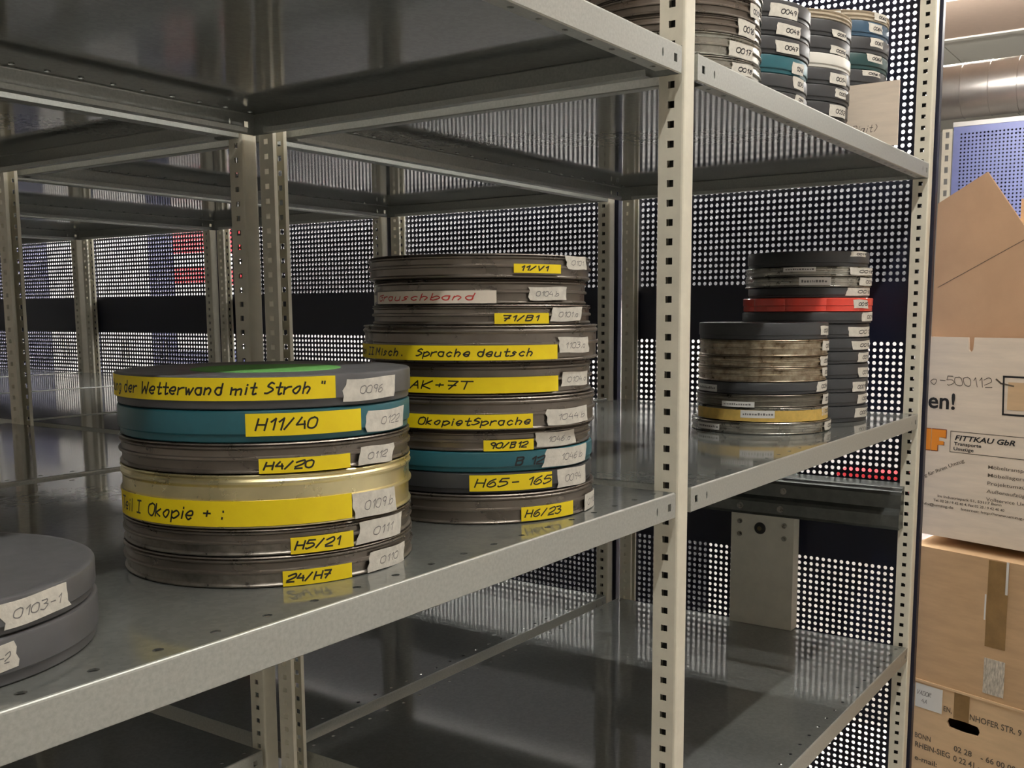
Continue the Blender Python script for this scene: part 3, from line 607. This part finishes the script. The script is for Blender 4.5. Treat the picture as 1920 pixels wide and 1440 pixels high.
# front face with a real rounded hand hole
cu, cz, hw, hh = 119, -1028.5, 35, 11.5
m_.perf(F(cu-60, cz-40, 0), (EX, EY, 0), (0, 0, 1), 1, 1, 120, 80, [(hw, 0), (hw-5, hh-2), (0, hh), (-hw+5, hh-2), (-hw, 0), (-hw+5, -hh+2), (0, -hh), (hw-5, -hh+2)], depth=(NX*5, NY*5, 0))
for a, b, c, d in ((U0, cu-60, FLOOR+.3, -962), (cu+60, U1, FLOOR+.3, -962), (cu-60, cu+60, FLOOR+.3, cz-40), (cu-60, cu+60, cz+40, -962)): m_.quad(F(a, c), F(b, c), F(b, d), F(a, d))
m_.quad(F(U0, FLOOR+.3), F(U0, -962), F(U0, -962, 300), F(U0, FLOOR+.3, 300)); m_.quad(F(U1, FLOOR+.3), F(U1, -962), F(U1, -962, 300), F(U1, FLOOR+.3, 300)); m_.quad(F(U0, FLOOR+.3, 300), F(U1, FLOOR+.3, 300), F(U1, -962, 300), F(U0, -962, 300)); m_.quad(F(U0, FLOOR+.3), F(U1, FLOOR+.3), F(U1, FLOOR+.3, 300), F(U0, FLOOR+.3, 300))
m_.obj('body', 'board2', bb, L0)
slab(MB(), F, U0-2, U1+2, -962, -957.5, -3, 303).obj('lid', 'board2', bb, L0)
pp = slab(MB(), F, 14, 73, -1016, -966.5, -1.1, -.3).obj('paper_note', 'p', bb, L0)
for tx, u, z, s in (('VADOR', 17, -989, 8.5), ('4A', 28, -1005, 8.5)):
    sts, wd = strokes(tx, jit=.6); k_ = s/10; mb = MB(); pen(mb, [[(x*k_*1.15, y*k_) for x, y in q] for q in sts], .9, lambda a, b, u=u, z=z: F(u+a, z+b, -1.3)); mb.obj('lettering', 'pencil', pp, L0)
slab(MB(), F, 98, 130, -1017, -960, -.9, -.3).obj('packing_tape', 'tape', bb, L0)
def printed(tx, u, z, size, F, parent, L, m='ink', width=None, bold=.25, shear=0, ang=0, mirror=False, d=-.5):
    ca, sa = math.cos(ang), math.sin(ang)
    mb = fontmesh(tx, size, lambda a, b: F(u+a*ca-b*sa, z+a*sa+b*ca, d), bold, shear, width, mirror); return mb.obj('lettering', m, parent, L)
printed('NHOFER STR. 9', 131, -1009, 17, F, bb, L0, 'greyprint', 104)
printed('BONN', 16, -1082, 15, F, bb, L0, 'greyprint', 36); printed('RHEIN-SIEG', 17, -1102, 16, F, bb, L0, 'greyprint', 78)
printed('02 28', 102, -1083, 16, F, bb, L0, 'greyprint', 38); printed('- 66 00 00', 158, -1083, 16, F, bb, L0, 'greyprint', 70)
printed('0 22 41 -', 102, -1104, 17, F, bb, L0, 'greyprint', 56); printed('e-mail:', 18, -1130, 15, F, bb, L0, 'greyprint', 50); printed('EN,', 76, -1008, 15, F, bb, L0, 'greyprint', 18)
# middle box
F = fr(1118); L1 = F(200, -957.2, 150)
mbx = empty('cardboard_box', L1, 'plain brown taped cardboard box in the middle of the aisle stack', 'cardboard box', 'cardboard boxes stacked in the aisle')
slab(MB(), F, -8, 410, -957.2, -686, 0, 300).obj('body', 'board', mbx, L1)
fl = MB(); fl.add([F(-8, -686, 0), F(410, -686, 0), F(410, -671, 150), F(-8, -671, 150), F(-8, -682, 0), F(410, -682, 0), F(410, -667, 150), F(-8, -667, 150)], [(0,3,2,1),(4,5,6,7),(0,1,5,4),(1,2,6,5),(2,3,7,6),(3,0,4,7)]).obj('flap', 'board', mbx, L1)
fl = MB(); fl.add([F(-8, -671, 152), F(410, -671, 152), F(410, -686, 300), F(-8, -686, 300), F(-8, -667, 152), F(410, -667, 152), F(410, -682, 300), F(-8, -682, 300)], [(0,3,2,1),(4,5,6,7),(0,1,5,4),(1,2,6,5),(2,3,7,6),(3,0,4,7)]).obj('flap', 'board', mbx, L1)
slab(MB(), F, 154, 194, -853, -684, -.9, -.2).obj('packing_tape', 'tape', mbx, L1)
slab(MB(), F, 155, 196, -946, -876, -1.2, -.2).obj('clear_tape', 'cleartape', mbx, L1)
slab(MB(), F, 189, 193.5, -745, -682, -1.6, -.9).obj('paper_strip', 'p', mbx, L1); slab(MB(), F, 149.5, 152.5, -802, -752, -.9, -.2).obj('paper_strip', 'p', mbx, L1)
# top box
F = fr(1140); L2 = F(200, -661, 140)
tb = empty('cardboard_box', L2, 'open whitish moving box with printed lettering, topmost of the aisle stack', 'cardboard box', 'cardboard boxes stacked in the aisle')
m_ = MB(); u0, u1, zb_, zt_ = -10, 420, -661, -264
poly(m_, F, [(u0, zb_), (u1, zb_), (u1, zt_), (97, zt_), (95.5, -287), (93, -291), (89, -291), (86.5, -287), (85, zt_), (u0, zt_)], 0, 4)
slab(m_, F, u0, u0+4, zb_, zt_, 4, 280); slab(m_, F, u1-4, u1, zb_, zt_, 4, 280); slab(m_, F, u0, u1, zb_, zt_, 280, 284); slab(m_, F, u0, u1, zb_, zb_+4, 4, 280)
m_.obj('body', 'boardw', tb, L2)
F15 = fr(1155)
poly(MB(), F15, [(2, -4), (101, 46.6), (150, -21), (232, -134), (236, -640), (0, -640)], 3, 7).obj('flap', 'flapin', tb, L2)
slab(MB(), F15, 140, 330, -640, -3, 60, 64).obj('flap', 'board2', tb, L2)
cr = MB(); a, b = (10, -168), (180, -84)
cr.quad(F15(a[0], a[1], 2.6), F15(b[0], b[1], 2.6), F15(b[0]+.6, b[1]+1.6, 2.6), F15(a[0]+.6, a[1]+1.6, 2.6)); cr.obj('crease', 'greyprint', tb, L2)
printed('en!', 6, -404.5, 44, F, tb, L2, 'ink', 58, .9)
sts, wd = strokes('o-500112', slant=-.12, jit=.7); mb = MB(); pen(mb, [[(x*126/wd, y*1.75) for x, y in s] for s in sts], 1.3, lambda a, b: F(12+a, -358+b, -.5)); mb.obj('lettering', 'greyprint', tb, L2)
fq = MB()
def line(mb, F, p, q, w, d=-.5):
    du, dz = q[0]-p[0], q[1]-p[1]; l = math.hypot(du, dz); nx, nz = -dz/l*w/2, du/l*w/2; ex, ez = du/l*w/2, dz/l*w/2
    mb.quad(F(p[0]-ex+nx, p[1]-ez+nz, d), F(p[0]-ex-nx, p[1]-ez-nz, d), F(q[0]+ex-nx, q[1]+ez-nz, d), F(q[0]+ex+nx, q[1]+ez+nz, d))
for p, q in (((159, -336), (300, -336)), ((159, -336), (161, -407)), ((161, -407), (300, -407))): line(fq, F, p, q, 3.6)
fq.obj('printed_frame', 'ink', tb, L2)
fq = MB(); line(fq, F, (145, -342), (154, -349), 3.2); line(fq, F, (154, -349), (178, -353), 3); fq.obj('pen_mark', 'greyprint', tb, L2)
sq = MB(); slab(sq, F, 168, 290, -398, -346, -.45, -.1); sq.obj('printed_patch', 'board2', tb, L2)
# block letters in orange with a dark outline
def blocky(mb, g, d):
    poly(mb, F, [(4-g, -489-g), (16.5, -489-g), (16.5, -447+g), (4-g, -447+g)], d, d+.1)
    poly(mb, F, [(17.5, -489-g), (31+g, -489-g), (31+g, -478+g), (44+g, -476-g), (44+g, -469-g), (34, -469+g*0), (34, -462), (48+g, -462-g), (48+g, -447+g), (17.5, -447+g)], d, d+.1)
mo = MB(); blocky(mo, 1.6, -.35); lo1 = mo.obj('block_letters', 'maroon', tb, L2)
mo = MB(); blocky(mo, 0, -.55); mo.obj('letter_fill', 'orange', lo1, L2)
fq = MB()
for p, q in (((58, -447.5), (320, -447.5)), ((58, -447.5), (58, -488.5)), ((58, -488.5), (320, -488.5))): line(fq, F, p, q, 1.3)
fq.obj('printed_frame', 'greyprint', tb, L2)
printed('FITTKAU GbR', 66, -464.5, 14, F, tb, L2, 'ink', 122, .35, .25); printed('Transporte', 66, -474.5, 9, F, tb, L2, 'ink', 56, .2); printed('Umz\u00fcge', 65, -484.5, 9, F, tb, L2, 'ink', 42, .2)
printed('ung f\u00fcr Ihren Umzug', -4, -551, 10, F, tb, L2, 'greyprint', 104, .1, 0, math.radians(26))
for i, t in enumerate(('M\u00f6beltransporte', 'M\u00f6bellagerung', 'Projektumz\u00fcge', 'Au\u00dfenaufz\u00fcge', 'Vollservice Umzug')): printed(t, 137, -513-15.6*i, 9.5, F, tb, L2, 'greyprint', (94, 90, 88, 82, 96)[i], .04)
printed('Im Industriepark 51, 53117 Bonn', 36, -582, 7, F, tb, L2, 'greyprint', 132, .1); printed('Tel. 02 28 / 9 42 40 4, Fax 02 28 / 9 42 40 40', 28, -591.5, 7, F, tb, L2, 'greyprint', 146, .1)
printed('info@umzug.de     Internet: http://www.umzug.de', 2, -601.5, 7, F, tb, L2, 'greyprint', 220, .1)

# ------------------------------------------------------------------ things beyond the perforated panels
def simple_carton(name, a, b, m, label, cat, group, lidm=None):
    loc = ((a[0]+b[0])/2, (a[1]+b[1])/2, a[2]); r = empty(name, loc, label, cat, group)
    h = b[2]-a[2]; MB().box(a, (b[0], b[1], b[2]-h*.22)).obj('body', m, r, loc); MB().box((a[0]-2, a[1]-2, b[2]-h*.22), (b[0]+2, b[1]+2, b[2])).obj('lid', lidm or m, r, loc); return r
simple_carton('carton', (1850, 60, FLOOR+.3), (2200, 800, -838), 'cab_w', 'large white carton on the floor behind the perforated panel', 'carton', 'cartons behind the perforated panels')
simple_carton('carton', (1860, 256, -837.6), (2000, 418, -660), 'carton_r', 'red carton on the white carton behind the perforated panel', 'carton', 'cartons behind the perforated panels')
def cabinet(y0, y1, m, label, zt=150):
    loc = (2000, (y0+y1)/2, FLOOR+.3); r = empty('storage_cabinet', loc, label, 'cabinet', 'cabinets behind the perforated panels')
    MB().box((1862, y0, FLOOR+.3), (2150, y1, zt)).obj('body', m, r, loc)
    yc = (y0+y1)/2
    for a, b in ((y0+4, yc-1), (yc+1, y1-4)):
        dr = MB().box((1850, a, FLOOR+60), (1861.5, b, zt-10)).obj('door', m, r, loc); MB().box((1840, b-22 if b < yc else a+14, -420), (1849.6, b-14 if b < yc else a+22, -330)).obj('handle', 'silver', dr, loc)
cabinet(3493, 3878, 'cab_w', 'white storage cabinet behind the fifth row panel'); cabinet(4040, 4270, 'cab_w', 'narrow white storage cabinet beyond the fifth row')
cabinet(3318, 3490, 'cab_n', 'navy storage cabinet beside the white cabinet and red cartons'); cabinet(4275, 4790, 'cab_n', 'wide navy storage cabinet past the narrow white one')
zz = FLOOR+.3
for i, (hgt, m) in enumerate(((640, 'cab_n'), (225, 'cab_n'), (130, 'cab_n'), (95, 'cab_w'), (95, 'carton_r'), (90, 'cab_w'), (70, 'carton_r'), (62, 'cab_w'), (110, 'carton_r'), (60, 'cab_w'))):
    simple_carton('carton', (1850, 3102, zz), (2100, 3314, zz+hgt-.5), m, '%s carton, %s in the pile behind the fourth row panel' % ({'cab_n': 'navy', 'cab_w': 'white', 'carton_r': 'red'}[m], ORD[i]), 'carton', 'cartons behind the perforated panels'); zz += hgt

# pale blue perforated panel of the next shelving unit, and the duct above it
BP = (2902, 60, FLOOR+.3); bp = empty('blue_end_panel', BP, 'pale blue perforated end panel of the shelving unit past the cardboard boxes', 'end panel')
mb = MB(); yl, nr_, nc_ = 360, 120, 60; zt = 404
mb.perf((2902, yl-nc_*12.5, zt-nr_*12.5), (0, 1, 0), (0, 0, 1), nc_, nr_, 12.5, 12.5, octo(3.4), depth=(1.5, 0, 0))
mb.box((2902, yl, FLOOR+.3), (2903.5, yl+20, 424)); mb.box((2902, yl-nc_*12.5, zt), (2903.5, yl, 424)); mb.box((2902, yl-nc_*12.5, FLOOR+.3), (2903.5, yl, zt-nr_*12.5)); mb.obj('perforated_sheet', 'violet', bp, BP)
MB().box((2900, yl-nc_*12.5, 424.2), (2960, yl+22, 440)).obj('top_edge', 'cab_w', bp, BP)
MB().box((2960, yl-nc_*12.5, FLOOR+.3), (2964, yl+20, 424)).obj('hole_shade_sheet', 'navy', bp, BP)  # dark sheet added in place of the shade behind the holes
ps = MB(); ps.perf((2906, yl+24, 420-44*40), (0, 1, 0), (0, 0, 1), 1, 44, 34, 40, sqr(6, 10), depth=(2, 0, 0)); ps.obj('edge_post', 'post', bp, BP)
DU = (3030, 700, 569); du = empty('air_duct', DU, 'spiral sheet metal air duct under the ceiling above the pale blue panel', 'duct')
MB().cyl((3030, -2290, 569), (3030, 2600, 569), 95, 40).obj('pipe', 'duct', du, DU, smooth=30)
for y in range(-2200, 2600, 92):
    q = MB().lathe([(95.2, -1.6), (96.6, -.6), (96.6, .6), (95.2, 1.6)], 40, capb=False, capt=False); q.v = [(3030+a, y+c, 569+b) for a, b, c in q.v]; q.obj('seam', 'duct', du, DU, smooth=40)
for y in (-300, 900, 2100): MB().box((3022, y-10, 664.5), (3038, y+10, 1099.8)).obj('hanger', 'steel', du, DU)
bpy.context.view_layer.update()
